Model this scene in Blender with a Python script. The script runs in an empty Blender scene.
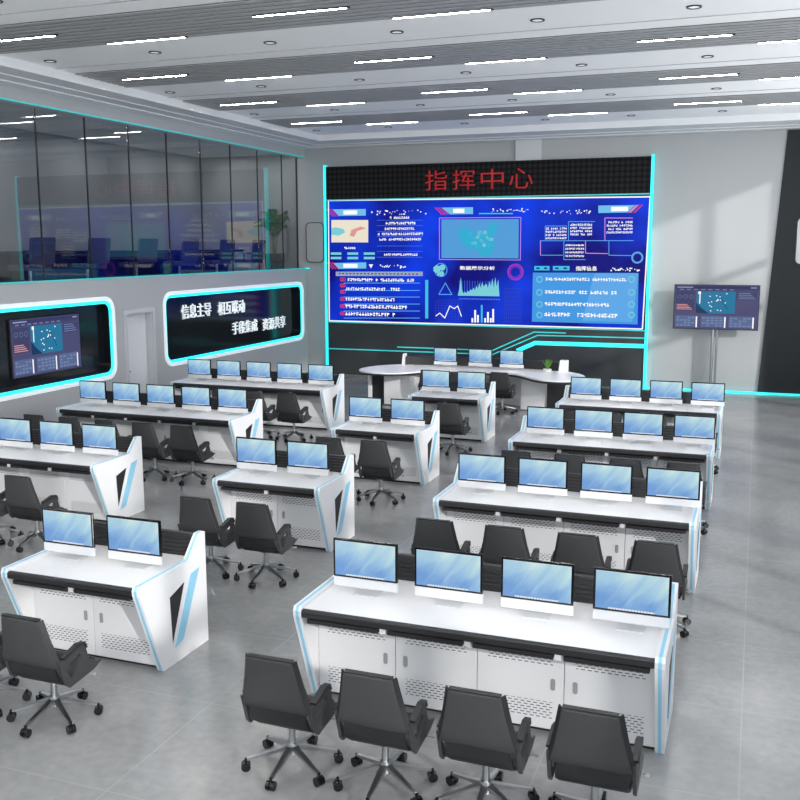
import bpy, bmesh, math, random
from mathutils import Vector, Matrix
from mathutils.geometry import tessellate_polygon
random.seed(7)
SC = bpy.context.scene
COL = SC.collection

# ---------------------------------------------------------------- camera
def make_camera():
    f, pitch, yaw, roll, h = 955.97, 0.15903, 0.35562, -0.00183, 3.2608
    fw = Vector((-math.sin(yaw)*math.cos(pitch), math.cos(yaw)*math.cos(pitch), -math.sin(pitch)))
    r = Vector((math.cos(yaw), math.sin(yaw), 0)); u = r.cross(fw)
    r2 = r*math.cos(roll)+u*math.sin(roll); u2 = -r*math.sin(roll)+u*math.cos(roll)
    cd = bpy.data.cameras.new('camera'); co = bpy.data.objects.new('camera', cd); COL.objects.link(co)
    cd.sensor_width = 36; cd.sensor_fit = 'HORIZONTAL'; cd.lens = f/800*36; cd.clip_end = 200
    m = Matrix(((r2.x, u2.x, -fw.x, 0), (r2.y, u2.y, -fw.y, 0), (r2.z, u2.z, -fw.z, h), (0, 0, 0, 1)))
    co.matrix_world = m
    SC.camera = co
make_camera()

# ---------------------------------------------------------------- sky, sun, daylight, ceiling fill, exposure
vs = SC.view_settings
SC.display_settings.display_device = 'sRGB'
vs.view_transform = 'Standard'; vs.look = 'None'; vs.gamma = 1; vs.use_curve_mapping = False
vs.exposure = 0.0
W = bpy.data.worlds.new('sky'); SC.world = W; W.use_nodes = True
W.node_tree.nodes['Background'].inputs[0].default_value = (.80, .89, 1, 1)
W.node_tree.nodes['Background'].inputs[1].default_value = 1.3

def add_sun(d, energy, angle):
    l = bpy.data.lights.new('sun', 'SUN'); l.energy = energy; l.angle = math.radians(angle); l.color = (1, .97, .93)
    o = bpy.data.objects.new('sun', l); COL.objects.link(o)
    o.rotation_euler = Vector(d).to_track_quat('-Z', 'Y').to_euler(); o.location = (8, -4, 8)
add_sun((-1.32, 1, -.53), 2.6, 1.8)

def area(name, loc, d, sx, sy, energy, col=(1, 1, 1)):
    l = bpy.data.lights.new(name, 'AREA'); l.shape = 'RECTANGLE'; l.size = sx; l.size_y = sy; l.energy = energy; l.color = col
    o = bpy.data.objects.new(name, l); COL.objects.link(o)
    o.location = loc; o.rotation_euler = Vector(d).to_track_quat('-Z', 'Y').to_euler()
WIN = [(-1.5, 3.5), (4.3, 9.3), (10.1, 15.1), (15.9, 20.9)]      # window openings of the right wall, along y
for k_, (a, b) in enumerate(WIN):
    area('window_daylight', (2.75, (a+b)/2, 3.2), (-1, 0, .45), b-a, 4.6, (30, 45, 150, 210)[k_], (.96, .98, 1))
for xc in (-8, -3, 0.6):
    area('rear_ceiling_fill', (xc, -3.3, 3.4), (0, 1, 1.7), 2.8, 3.6, 510, (1, .99, .97))  # added fill behind the camera, aimed up to brighten the ceiling

for y in (2, 5, 8, 10.5, 12.8, 15, 17.5, 20, 21.8):             # gallery downlights
    for x in (-11.75, -13.2):
        area('gallery_downlight', (x, y, 5.585), (0, 0, -1), .16, .16, 12, (1, .98, .95))

# ---------------------------------------------------------------- materials
def mat(name, c, rough=.5, metal=0, em=None, es=0, spec=.5, coat=0):
    m = bpy.data.materials.new(name); m.use_nodes = True
    b = m.node_tree.nodes['Principled BSDF']
    b.inputs['Base Color'].default_value = (*c, 1); b.inputs['Roughness'].default_value = rough
    b.inputs['Metallic'].default_value = metal; b.inputs['Specular IOR Level'].default_value = spec
    b.inputs['Coat Weight'].default_value = coat
    if em: b.inputs['Emission Color'].default_value = (*em, 1); b.inputs['Emission Strength'].default_value = es
    return m
def s2l(*c):
    return tuple(((v/255)/12.92 if v/255 <= .04045 else ((v/255+.055)/1.055)**2.4) for v in c)
def nod(m, t, **k):
    n = m.node_tree.nodes.new(t)
    for a, v in k.items(): setattr(n, a, v)
    return n
def vary(m, scale, amt, base, stretch=(1, 1, 1), bump=0, rough=None):
    """break up a flat surface with noise of its own"""
    L = m.node_tree.links; b = m.node_tree.nodes['Principled BSDF']
    tc = nod(m, 'ShaderNodeTexCoord'); mp = nod(m, 'ShaderNodeMapping'); mp.inputs['Scale'].default_value = stretch
    n = nod(m, 'ShaderNodeTexNoise'); n.inputs['Scale'].default_value = scale; n.inputs['Detail'].default_value = 6
    r = nod(m, 'ShaderNodeMapRange'); r.inputs['To Min'].default_value = 1-amt; r.inputs['To Max'].default_value = 1+amt
    mx = nod(m, 'ShaderNodeVectorMath', operation='SCALE'); mx.inputs[0].default_value = base
    L.new(tc.outputs['Object'], mp.inputs[0]); L.new(mp.outputs[0], n.inputs['Vector']); L.new(n.outputs['Fac'], r.inputs['Value'])
    L.new(r.outputs[0], mx.inputs['Scale']); L.new(mx.outputs[0], b.inputs['Base Color'])
    if bump:
        bp = nod(m, 'ShaderNodeBump'); bp.inputs['Strength'].default_value = bump; bp.inputs['Distance'].default_value = .002
        L.new(n.outputs['Fac'], bp.inputs['Height']); L.new(bp.outputs[0], b.inputs['Normal'])
    if rough:
        r2 = nod(m, 'ShaderNodeMapRange'); r2.inputs['To Min'].default_value = rough[0]; r2.inputs['To Max'].default_value = rough[1]
        L.new(n.outputs['Fac'], r2.inputs['Value']); L.new(r2.outputs[0], b.inputs['Roughness'])
    return m

CY = (.03, .80, .83)
M = {}
M['white'] = vary(mat('white_laminate', (.74, .74, .755), .32), 3, .02, (.74, .74, .755))
M['whitemetal'] = vary(mat('white_powder_coat', (.70, .71, .73), .38), 40, .015, (.70, .71, .73))
M['black'] = mat('black_plastic', (.012, .012, .014), .42)
M['blackrail'] = mat('black_rail', (.020, .020, .022), .45)
M['bezel'] = mat('black_glass_bezel', (.006, .006, .008), .12)
M['silver'] = mat('light_aluminium', (.72, .73, .75), .35, .3)
M['chrome'] = mat('polished_metal', (.45, .46, .47), .3, 1)
M['fabric'] = vary(mat('charcoal_leather', (.036, .037, .039), .5), 60, .12, (.036, .037, .039), bump=.15)
M['trimdark'] = mat('dark_piping', (.012, .012, .013), .45)
M['blue'] = mat('pale_blue_strip', s2l(138, 192, 218), .4, em=s2l(120, 205, 245), es=.03)
M['handle'] = mat('grey_recessed_handle', (.28, .28, .29), .4)
M['cyan'] = mat('cyan_light', CY, .5, em=CY, es=.95)
M['cyan_dim'] = mat('teal_light', (.03, .4, .42), .5, em=(.03, .42, .44), es=.65)
M['rim'] = mat('white_niche_rim_brightened', (.8, .82, .85), .35, em=(.75, .85, .9), es=.35)  # slight emission brightens the rim, which is no lamp itself
M['wall'] = vary(mat('grey_wall_paint', (.42, .425, .44), .42), .6, .03, (.42, .425, .44))
M['backwall'] = vary(mat('grey_back_wall', (.36, .375, .385), .3), .5, .03, (.36, .375, .385))
M['pillar'] = mat('light_pillar', (.55, .57, .58), .5)
M['cladding'] = mat('charcoal_cladding', (.020, .023, .026), .6, spec=.25)
M['seat'] = mat('black_leather', (.012, .012, .013), .42)
M['dark'] = mat('charcoal_panel', (.028, .032, .036), .28)
M['nichedark'] = mat('glossy_black_panel', (.008, .010, .013), .12)
M['ceil'] = mat('white_ceiling', (.92, .92, .92), .6)
M['soffit'] = mat('white_soffit', (.72, .73, .75), .55)
M['slat'] = mat('grey_slat', (.34, .345, .35), .5)
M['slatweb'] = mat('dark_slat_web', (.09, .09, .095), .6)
M['slatback'] = mat('ceiling_void', (.06, .06, .065), .8)
M['lamp'] = mat('lamp_diffuser', (1, 1, 1), .5, em=(1, .98, .95), es=130)
M['spot'] = mat('spot_lens', (.85, .85, .85), .4, em=(1, 1, 1), es=.4)
M['door'] = mat('white_door', (.66, .67, .70), .4)
M['doorframe'] = mat('grey_door_frame', (.52, .53, .56), .45)
M['gwall'] = mat('gallery_wall', (.26, .27, .28), .6)
M['gtable'] = mat('black_gallery_table', (.01, .01, .014), .3)
M['gchair'] = mat('slate_blue_upholstery', (.06, .065, .09), .5)
M['leaf'] = vary(mat('palm_leaf', (.06, .21, .025), .5), 8, .4, (.06, .21, .025))
M['leaf2'] = vary(mat('bright_leaf', (.10, .28, .03), .45), 20, .4, (.10, .28, .03))
M['stem'] = mat('palm_stem', (.16, .14, .06), .7)
M['pot'] = mat('dark_red_planter', (.025, .010, .012), .35)
M['whitepot'] = mat('white_ceramic', (.8, .8, .8), .3)
M['soil'] = mat('soil', (.02, .014, .01), .9)
M['text'] = mat('white_lettering', (.85, .9, .92), .5, em=(.85, .95, 1), es=.45)
M['redtext'] = mat('red_led', (.2, .01, .01), .5, em=(.42, .006, .010), es=.6)
M['mullion'] = mat('black_mullion', (.012, .013, .015), .4)

def slot_material():
    """powder coated door face: bands of slots, worked out from the object's own coordinates"""
    m = mat('perforated_door', (.66, .67, .69), .4); L = m.node_tree.links; b = m.node_tree.nodes['Principled BSDF']
    tc = nod(m, 'ShaderNodeTexCoord'); sp = nod(m, 'ShaderNodeSeparateXYZ'); L.new(tc.outputs['Object'], sp.inputs[0])
    def mt(op, a, bb=None, c=None):
        n = nod(m, 'ShaderNodeMath', operation=op)
        for i, v in enumerate((a, bb, c)):
            if v is None: continue
            if isinstance(v, (int, float)): n.inputs[i].default_value = v
            else: L.new(v, n.inputs[i])
        return n.outputs[0]
    x, z = sp.outputs[0], sp.outputs[2]
    row = mt('FLOOR', mt('DIVIDE', z, .019)); fz = mt('FRACT', mt('DIVIDE', z, .019))
    odd = mt('MULTIPLY', mt('MODULO', mt('ADD', row, 100), 2), .5)
    fx = mt('FRACT', mt('ADD', mt('DIVIDE', mt('ADD', x, 50), .044), odd))
    hole = mt('MULTIPLY', mt('LESS_THAN', fz, .38), mt('LESS_THAN', fx, .62))
    ax = mt('LESS_THAN', mt('ABSOLUTE', x), .225)
    lo = mt('MULTIPLY', mt('GREATER_THAN', z, .114), mt('LESS_THAN', z, .232))
    hi = mt('GREATER_THAN', z, .493)
    k = mt('MULTIPLY', mt('MULTIPLY', hole, ax), mt('MAXIMUM', lo, hi))
    mx = nod(m, 'ShaderNodeMix', data_type='RGBA'); L.new(k, mx.inputs['Factor'])
    mx.inputs['A'].default_value = (.66, .67, .69, 1); mx.inputs['B'].default_value = (.10, .10, .105, 1)
    L.new(mx.outputs['Result'], b.inputs['Base Color'])
    return m
M['slots'] = slot_material()

def floor_material():
    m = mat('polished_concrete', (.33, .335, .34), .25); L = m.node_tree.links; b = m.node_tree.nodes['Principled BSDF']
    tc = nod(m, 'ShaderNodeTexCoord'); o = tc.outputs['Object']
    n1 = nod(m, 'ShaderNodeTexNoise'); n1.inputs['Scale'].default_value = 1.1; n1.inputs['Detail'].default_value = 8; n1.inputs['Roughness'].default_value = .62
    n2 = nod(m, 'ShaderNodeTexNoise'); n2.inputs['Scale'].default_value = 14; n2.inputs['Detail'].default_value = 6
    L.new(o, n1.inputs['Vector']); L.new(o, n2.inputs['Vector'])
    r = nod(m, 'ShaderNodeValToRGB'); r.color_ramp.elements[0].position = .3; r.color_ramp.elements[1].position = .72
    r.color_ramp.elements[0].color = (.20, .204, .208, 1); r.color_ramp.elements[1].color = (.31, .315, .32, 1)
    mm = nod(m, 'ShaderNodeMath', operation='MULTIPLY_ADD'); mm.inputs[1].default_value = .35; L.new(n2.outputs['Fac'], mm.inputs[0]); 
    sc = nod(m, 'ShaderNodeMath', operation='MULTIPLY'); sc.inputs[1].default_value = .65; L.new(n1.outputs['Fac'], sc.inputs[0]); L.new(sc.outputs[0], mm.inputs[2])
    L.new(mm.outputs[0], r.inputs[0])
    br = nod(m, 'ShaderNodeTexBrick', offset=0.0, squash=1.0)
    br.inputs['Scale'].default_value = 1; br.inputs['Mortar Size'].default_value = .005; br.inputs['Mortar Smooth'].default_value = .3
    br.inputs['Brick Width'].default_value = 1.2; br.inputs['Row Height'].default_value = 1.2; br.inputs['Bias'].default_value = 0
    mp = nod(m, 'ShaderNodeMapping'); mp.inputs['Location'].default_value = (3.54, .4, 0); L.new(o, mp.inputs[0]); L.new(mp.outputs[0], br.inputs['Vector'])
    br.inputs['Color1'].default_value = br.inputs['Color2'].default_value = (0, 0, 0, 1); br.inputs['Mortar'].default_value = (1, 1, 1, 1)
    mx = nod(m, 'ShaderNodeMix', data_type='RGBA'); L.new(br.outputs['Fac'], mx.inputs['Factor']); L.new(r.outputs[0], mx.inputs['A'])
    mx.inputs['B'].default_value = (.30, .305, .31, 1)
    L.new(mx.outputs['Result'], b.inputs['Base Color'])
    r2 = nod(m, 'ShaderNodeMapRange'); r2.inputs['To Min'].default_value = .15; r2.inputs['To Max'].default_value = .21
    L.new(n1.outputs['Fac'], r2.inputs['Value']); L.new(r2.outputs[0], b.inputs['Roughness'])
    return m
M['floor'] = floor_material()

def wallpaper_material():
    """the picture a monitor shows: pale aurora streaks over blue, a white dock row along the bottom"""
    m = bpy.data.materials.new('monitor_wallpaper'); m.use_nodes = True; L = m.node_tree.links
    b = m.node_tree.nodes['Principled BSDF']; b.inputs['Base Color'].default_value = (.02, .02, .02, 1); b.inputs['Roughness'].default_value = .3
    tc = nod(m, 'ShaderNodeTexCoord'); sp = nod(m, 'ShaderNodeSeparateXYZ'); L.new(tc.outputs['Object'], sp.inputs[0])
    mp = nod(m, 'ShaderNodeMapping'); mp.inputs['Rotation'].default_value = (0, .85, 0)
    mp2 = nod(m, 'ShaderNodeMapping'); mp2.inputs['Scale'].default_value = (1.4, 1, 5.0)
    L.new(tc.outputs['Object'], mp.inputs[0]); L.new(mp.outputs[0], mp2.inputs[0])
    n = nod(m, 'ShaderNodeTexNoise'); n.inputs['Scale'].default_value = 1.9; n.inputs['Detail'].default_value = 3; n.inputs['Distortion'].default_value = .5
    L.new(mp2.outputs[0], n.inputs['Vector'])
    def mt(op, a, bb=None, c=None):
        q = nod(m, 'ShaderNodeMath', operation=op)
        for i, v in enumerate((a, bb, c)):
            if v is None: continue
            if isinstance(v, (int, float)): q.inputs[i].default_value = v
            else: L.new(v, q.inputs[i])
        return q.outputs[0]
    x, z = sp.outputs[0], sp.outputs[2]            # z measured from the desk top, screen 0.13..0.40
    t = mt('ADD', mt('MULTIPLY', n.outputs['Fac'], 1.0), mt('ADD', mt('MULTIPLY', x, .55), mt('MULTIPLY', mt('SUBTRACT', z, .27), 1.5)))
    r = nod(m, 'ShaderNodeValToRGB'); L.new(t, r.inputs[0]); e = r.color_ramp.elements
    e[0].position = .30; e[0].color = (*s2l(105, 155, 215), 1); e[1].position = .9; e[1].color = (*s2l(215, 236, 230), 1)
    q = e.new(.5); q.color = (*s2l(150, 192, 226), 1); q = e.new(.7); q.color = (*s2l(182, 218, 228), 1)
    dock = mt('MULTIPLY', mt('MULTIPLY', mt('GREATER_THAN', z, .135), mt('LESS_THAN', z, .149)), mt('LESS_THAN', mt('ABSOLUTE', x), .15))
    gap = mt('GREATER_THAN', mt('FRACT', mt('DIVIDE', mt('ADD', x, 5), .02)), .18)
    bar = mt('GREATER_THAN', z, .3935)
    k = mt('MAXIMUM', mt('MULTIPLY', dock, gap), bar)
    mx = nod(m, 'ShaderNodeMix', data_type='RGBA'); L.new(k, mx.inputs['Factor']); L.new(r.outputs[0], mx.inputs['A']); mx.inputs['B'].default_value = (.80, .84, .9, 1)
    L.new(mx.outputs['Result'], b.inputs['Emission Color']); b.inputs['Emission Strength'].default_value = .93
    return m
M['wallpaper'] = wallpaper_material()

def glass_material():
    m = bpy.data.materials.new('tinted_glass'); m.use_nodes = True; nt = m.node_tree; nt.nodes.clear(); L = nt.links
    o = nod(m, 'ShaderNodeOutputMaterial'); mx = nod(m, 'ShaderNodeMixShader')
    t = nod(m, 'ShaderNodeBsdfTransparent'); t.inputs[0].default_value = (.78, .80, .82, 1)
    g = nod(m, 'ShaderNodeBsdfGlossy'); g.inputs['Roughness'].default_value = 0.0; g.inputs[0].default_value = (.9, .93, .95, 1)
    f = nod(m, 'ShaderNodeMath', operation='MULTIPLY_ADD'); lw = nod(m, 'ShaderNodeLayerWeight'); lw.inputs[0].default_value = .5
    pw = nod(m, 'ShaderNodeMath', operation='POWER'); pw.inputs[1].default_value = 5; L.new(lw.outputs['Facing'], pw.inputs[0])
    L.new(pw.outputs[0], f.inputs[0]); f.inputs[1].default_value = .94; f.inputs[2].default_value = .06
    L.new(f.outputs[0], mx.inputs[0]); L.new(t.outputs[0], mx.inputs[1]); L.new(g.outputs[0], mx.inputs[2]); L.new(mx.outputs[0], o.inputs[0])
    return m
M['glass'] = glass_material()

def matrix_material():
    """LED dot matrix, unlit dots just lighter than the black board"""
    m = mat('led_matrix', (.01, .01, .012), .7, spec=.15); L = m.node_tree.links; b = m.node_tree.nodes['Principled BSDF']
    tc = nod(m, 'ShaderNodeTexCoord'); v = nod(m, 'ShaderNodeTexVoronoi'); v.inputs['Scale'].default_value = 8; v.inputs['Randomness'].default_value = 0
    fl = nod(m, 'ShaderNodeVectorMath', operation='MULTIPLY'); fl.inputs[1].default_value = (1, 0, 1); L.new(tc.outputs['Object'], fl.inputs[0]); L.new(fl.outputs[0], v.inputs['Vector'])
    r = nod(m, 'ShaderNodeValToRGB'); r.color_ramp.elements[0].position = .3; r.color_ramp.elements[1].position = .48
    r.color_ramp.elements[0].color = (.017, .0165, .017, 1); r.color_ramp.elements[1].color = (.004, .004, .005, 1)
    L.new(v.outputs['Distance'], r.inputs[0]); L.new(r.outputs[0], b.inputs['Base Color'])
    return m
M['matrix'] = matrix_material()

def emit(name, c, s=1.0):
    if name not in M:
        M[name] = mat(name, (0.01, .01, .01), .5, em=c, es=s, spec=.1)
    return M[name]
def led_base():
    m = mat('led_blue_field', (.003, .003, .01), .5, spec=.1); L = m.node_tree.links; b = m.node_tree.nodes['Principled BSDF']
    tc = nod(m, 'ShaderNodeTexCoord'); n = nod(m, 'ShaderNodeTexNoise'); n.inputs['Scale'].default_value = .55; n.inputs['Detail'].default_value = 2
    L.new(tc.outputs['Object'], n.inputs['Vector'])
    r = nod(m, 'ShaderNodeValToRGB'); e = r.color_ramp.elements
    e[0].position = .38; e[0].color = (*s2l(6, 6, 120), 1); e[1].position = .64; e[1].color = (*s2l(4, 60, 230), 1)
    L.new(n.outputs['Fac'], r.inputs[0]); L.new(r.outputs[0], b.inputs['Emission Color']); b.inputs['Emission Strength'].default_value = 1
    return m
M['ledbase'] = led_base()
E_ = {'e_white': (255, 255, 255), 'e_pale': (200, 225, 250), 'e_light': (90, 165, 230), 'e_tag': (110, 190, 235), 'e_map': (80, 155, 215), 'e_china': (45, 172, 208),
      'e_cream': (235, 225, 205), 'e_teal': (120, 205, 215), 'e_pink': (215, 150, 220), 'e_red': (205, 60, 110), 'e_line': (70, 110, 235), 'e_cyan': (60, 190, 230),
      'e_purple': (150, 50, 190), 'e_grid': (40, 60, 185), 'e_panel': (60, 150, 225), 'e_navy': (72, 72, 112), 'e_navy2': (58, 60, 100), 'e_sea': (30, 115, 155), 'e_deep': (12, 50, 90),
      'e_tab0': (85, 100, 140), 'e_tab': (110, 130, 170), 'e_tab2': (150, 165, 195), 'e_orange': (220, 150, 150)}
for k, c in E_.items(): emit(k, s2l(*c), 1.0)

# ---------------------------------------------------------------- mesh helpers
def box(bm, a, b, mi=0, bev=0, seg=1, matx=None):
    vs = [bm.verts.new((x, y, z)) for x in (a[0], b[0]) for y in (a[1], b[1]) for z in (a[2], b[2])]
    fs = [bm.faces.new([vs[i] for i in q]) for q in ((0, 1, 3, 2), (4, 6, 7, 5), (0, 4, 5, 1), (2, 3, 7, 6), (0, 2, 6, 4), (1, 5, 7, 3))]
    for f in fs: f.material_index = mi
    if bev:
        es = list({e for f in fs for e in f.edges})
        r = bmesh.ops.bevel(bm, geom=es, offset=bev, segments=seg, affect='EDGES', profile=.5)
        for f in r['faces']: f.material_index = mi
        vs = list({v for f in r['faces'] for v in f.verts} | {v for v in vs if v.is_valid})
    if matx is not None:
        for v in vs:
            if v.is_valid: v.co = matx @ v.co
def prism(bm, poly, fn, t0, t1, holes=(), mi=0, side=None):
    """extrude a 2-D outline (with holes) between depths t0 and t1; fn(a, b, t) gives the point"""
    loops = [list(poly)]+[list(h) for h in holes]
    tess = tessellate_polygon([[Vector((p[0], p[1], 0)) for p in l] for l in loops])
    flat = [p for l in loops for p in l]
    for t in (t0, t1):
        vs = [bm.verts.new(fn(p[0], p[1], t)) for p in flat]
        for tri in tess:
            try: f = bm.faces.new([vs[i] for i in tri]); f.material_index = mi
            except ValueError: pass
        if t == t0: va = vs
        else: vb = vs
        if t0 == t1: return
    k = 0
    for l in loops:
        n = len(l)
        for i in range(n):
            j = (i+1) % n
            f = bm.faces.new((va[k+i], va[k+j], vb[k+j], vb[k+i])); f.material_index = mi if side is None else side
        k += n
def XZ(x, z, t): return (x, t, z)
def YZ(y, z, t): return (t, y, z)
def XY(x, y, t): return (x, y, t)
def tube(bm, p0, p1, r0, r1=None, n=10, mi=0):
    r1 = r0 if r1 is None else r1
    p0, p1 = Vector(p0), Vector(p1); d = (p1-p0).normalized(); q = d.to_track_quat('Z', 'Y')
    a, b = [], []
    for i in range(n):
        an = 2*math.pi*i/n; v = q @ Vector((math.cos(an), math.sin(an), 0))
        a.append(bm.verts.new(p0+v*r0)); b.append(bm.verts.new(p1+v*r1))
    fs = [bm.faces.new((a[i], a[(i+1) % n], b[(i+1) % n], b[i])) for i in range(n)]
    fs += [bm.faces.new(a[::-1]), bm.faces.new(b)]
    for f in fs: f.material_index = mi
def bar(bm, p0, p1, w0, h0, w1, h1, mi=0):
    """rectangular tapering bar"""
    p0, p1 = Vector(p0), Vector(p1); d = (p1-p0).normalized(); s = d.cross(Vector((0, 0, 1))).normalized(); u = s.cross(d)
    r = []
    for p, w, h in ((p0, w0, h0), (p1, w1, h1)):
        r.append([bm.verts.new(p+s*a*w/2+u*c*h/2) for a, c in ((-1, -1), (1, -1), (1, 1), (-1, 1))])
    for i in range(4):
        f = bm.faces.new((r[0][i], r[0][(i+1) % 4], r[1][(i+1) % 4], r[1][i])); f.material_index = mi
    bm.faces.new(r[0][::-1]).material_index = mi; bm.faces.new(r[1]).material_index = mi
def loft(bm, secs, mi=0):
    """secs: list of rings (equal counts); caps at both ends"""
    rr = [[bm.verts.new(p) for p in s] for s in secs]; n = len(rr[0])
    for a, b in zip(rr, rr[1:]):
        for i in range(n):
            f = bm.faces.new((a[i], a[(i+1) % n], b[(i+1) % n], b[i])); f.material_index = mi
    bm.faces.new(rr[0][::-1]).material_index = mi; bm.faces.new(rr[-1]).material_index = mi
def rrect(x0, y0, x1, y1, r, n=6):
    pts = []
    for cx, cy, a0 in ((x1-r, y1-r, 0), (x0+r, y1-r, 90), (x0+r, y0+r, 180), (x1-r, y0+r, 270)):
        for i in range(n+1):
            a = math.radians(a0+90*i/n); pts.append((cx+r*math.cos(a), cy+r*math.sin(a)))
    return pts
def build(name, bm, mats, parent=None, smooth=False, sm_angle=40):
    bmesh.ops.recalc_face_normals(bm, faces=bm.faces[:])
    me = bpy.data.meshes.new(name); bm.to_mesh(me); bm.free()
    for m in (mats if isinstance(mats, (list, tuple)) else [mats]): me.materials.append(M[m] if isinstance(m, str) else m)
    if smooth:
        for p in me.polygons: p.use_smooth = True
        me.set_sharp_from_angle(angle=math.radians(sm_angle))
    o = bpy.data.objects.new(name, me); COL.objects.link(o)
    if parent: o.parent = parent
    return o
def NB(): return bmesh.new()
def empty(name, loc=(0, 0, 0), rz=0):
    o = bpy.data.objects.new(name, None); o.empty_display_size = .2; COL.objects.link(o)
    o.location = loc; o.rotation_euler = (0, 0, rz); return o
def tag(o, label, cat, group=None):
    o['label'] = label; o['category'] = cat
    if group: o['group'] = group
    return o
def struct(name, bm, mats, smooth=False):
    o = build(name, bm, mats, None, smooth); o['kind'] = 'structure'; return o
def copy_tree(o, parent=None):
    c = o.copy(); COL.objects.link(c); c.parent = parent
    for ch in list(o.children): copy_tree(ch, c)
    return c
def text_mesh(name, txt, parent, m, fn, x0, x1, z0, z1, ext=.01, bold=.0):
    """lettering fitted into the rectangle x0..x1, z0..z1 of a wall; fn(a, b, t) gives the point"""
    cu = bpy.data.curves.new('t', 'FONT'); cu.body = txt; cu.size = 1; cu.extrude = 0.0; cu.offset = bold; cu.resolution_u = 3
    to = bpy.data.objects.new('t', cu); COL.objects.link(to)
    dg = bpy.context.evaluated_depsgraph_get(); me = bpy.data.meshes.new_from_object(to.evaluated_get(dg))
    bpy.data.objects.remove(to); bpy.data.curves.remove(cu)
    if not me.vertices: return None
    xs = [v.co.x for v in me.vertices]; ys = [v.co.y for v in me.vertices]
    ax, bx, ay, by = min(xs), max(xs), min(ys), max(ys)
    bm = NB(); bm.from_mesh(me); bpy.data.meshes.remove(me)
    r = bmesh.ops.extrude_face_region(bm, geom=bm.faces[:])
    top = {v for v in r['geom'] if isinstance(v, bmesh.types.BMVert)}
    for v in bm.verts:
        a = x0+(v.co.x-ax)/(bx-ax)*(x1-x0); b = z0+(v.co.y-ay)/(by-ay)*(z1-z0)
        v.co = fn(a, b, ext if v in top else 0)
    return build(name, bm, m, parent)

# ================================================================ THE ROOM
YB, XL, XR, YR = 22.66, -11.01, 2.5, -3.0
bm = NB(); box(bm, (XL-.2, YR-.2, -.15), (XR+.2, YB+.2, 0)); struct('floor', bm, 'floor')
bm = NB(); box(bm, (-16.2, YB, -.15), (XR+.2, YB+.2, 6.4)); struct('wall_back', bm, 'backwall')
bm = NB(); box(bm, (-5.48, YB-.08, 5.2), (-4.87, YB, 5.77)); struct('trim_1', bm, 'pillar')

# left wall: lower part pierced by two niches and the door, gallery glazing above
def seg(y0, y1, z0, z1): return [(y0, z0), (y1, z0), (y1, z1), (y0, z1)]
N1 = rrect(10.86, .945, 14.55, 2.315, .20); N2 = rrect(16.23, .945, 22.385, 2.315, .20)
DO = seg(14.95, 15.77, 0.0, 2.03)
bm = NB(); bx = [(YR, 0), (14.95, 0), (14.95, 2.03), (15.77, 2.03), (15.77, 0), (YB, 0), (YB, 2.71), (YR, 2.71)]
prism(bm, bx, YZ, XL-.22, XL, holes=[N1[::-1], N2[::-1]]); struct('wall_left', bm, 'wall')
bm = NB(); box(bm, (XL-.22, YR, 5.51), (XL, YB, 6.3)); struct('wall_left_header', bm, 'wall')
bm = NB(); box(bm, (XL, YR, 2.70), (XL+.02, YB, 2.722)); box(bm, (XL, YR, 5.503), (XL+.02, YB, 5.525)); struct('trim_2', bm, 'cyan_dim')
for i, (ya, yb_) in enumerate(((10.86, 14.55), (16.23, 22.385))):
    bm = NB(); o_ = rrect(ya-.068, .877, yb_+.068, 2.383, .26); n_ = rrect(ya, .945, yb_, 2.315, .20)
    prism(bm, o_, YZ, XL-.02, XL+.02, holes=[n_[::-1]], mi=0)
    n2 = rrect(ya+.06, 1.005, yb_-.06, 2.255, .14)
    prism(bm, n_, YZ, XL-.03, XL-.01, holes=[n2[::-1]], mi=1)
    prism(bm, n_, YZ, XL-.21, XL-.15, mi=2)
    prism(bm, n2, YZ, XL-.15, XL-.02, holes=[[(a+(.012 if a < (ya+yb_)/2 else -.012), b+(.012 if b < 1.6 else -.012)) for a, b in n2][::-1]], mi=2)
    struct('trim_%d' % (3+i), bm, ['rim', 'cyan', 'nichedark'])
# door
d = empty('door_1', (XL, 15.36, 0)); d['kind'] = 'structure'
bm = NB(); prism(bm, [(-.49, 0), (-.41, 0), (-.41, 2.03), (.41, 2.03), (.41, 0), (.48, 0), (.48, 2.11), (-.49, 2.11)], YZ, -.02, .035)
box(bm, (-.20, .39, 0), (-.0, .409, 2.03)); box(bm, (-.20, -.409, 0), (0, -.39, 2.03)); box(bm, (-.20, -.39, 2.01), (0, .39, 2.029)); build('door_frame', bm, 'doorframe', d)
bm = NB(); box(bm, (-.17, -.39, .005), (-.13, .39, 2.01)); leaf = build('door_leaf', bm, 'door', d)
bm = NB(); box(bm, (-.13, -.36, .78), (-.122, -.32, 1.02), 0); tube(bm, (-.122, -.34, .92), (-.08, -.34, .92), .012); tube(bm, (-.085, -.345, .92), (-.085, -.22, .92), .011); build('door_handle', bm, 'bezel', leaf)

# glazing of the gallery: nine panes in view, more towards the camera, black joints
ml = [13.10-1.2465*k for k in range(12, 0, -1)]+[13.10+1.2465*k for k in range(0, 8)]+[22.64]
for i, y in enumerate(ml[:-1]):
    w = empty('window_%d' % (i+1), (XL-.1, y+.61, 2.71)); w['kind'] = 'structure'
    y2 = .611 if i < len(ml)-2 else .5
    bm = NB(); box(bm, (-.136, -.604, .0), (-.124, ml[i+1]-y-.626 if i < len(ml)-2 else ml[i+1]-y-.62, 2.80)); build('glass_pane', bm, 'glass', w)
    bm = NB(); box(bm, (-.142, -.622, 0), (-.115, -.604, 2.80)); build('mullion', bm, 'mullion', w)
bm = NB(); box(bm, (XL-.24, 22.625, 2.71), (XL-.21, 22.655, 5.51)); struct('trim_5', bm, 'mullion')

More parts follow.
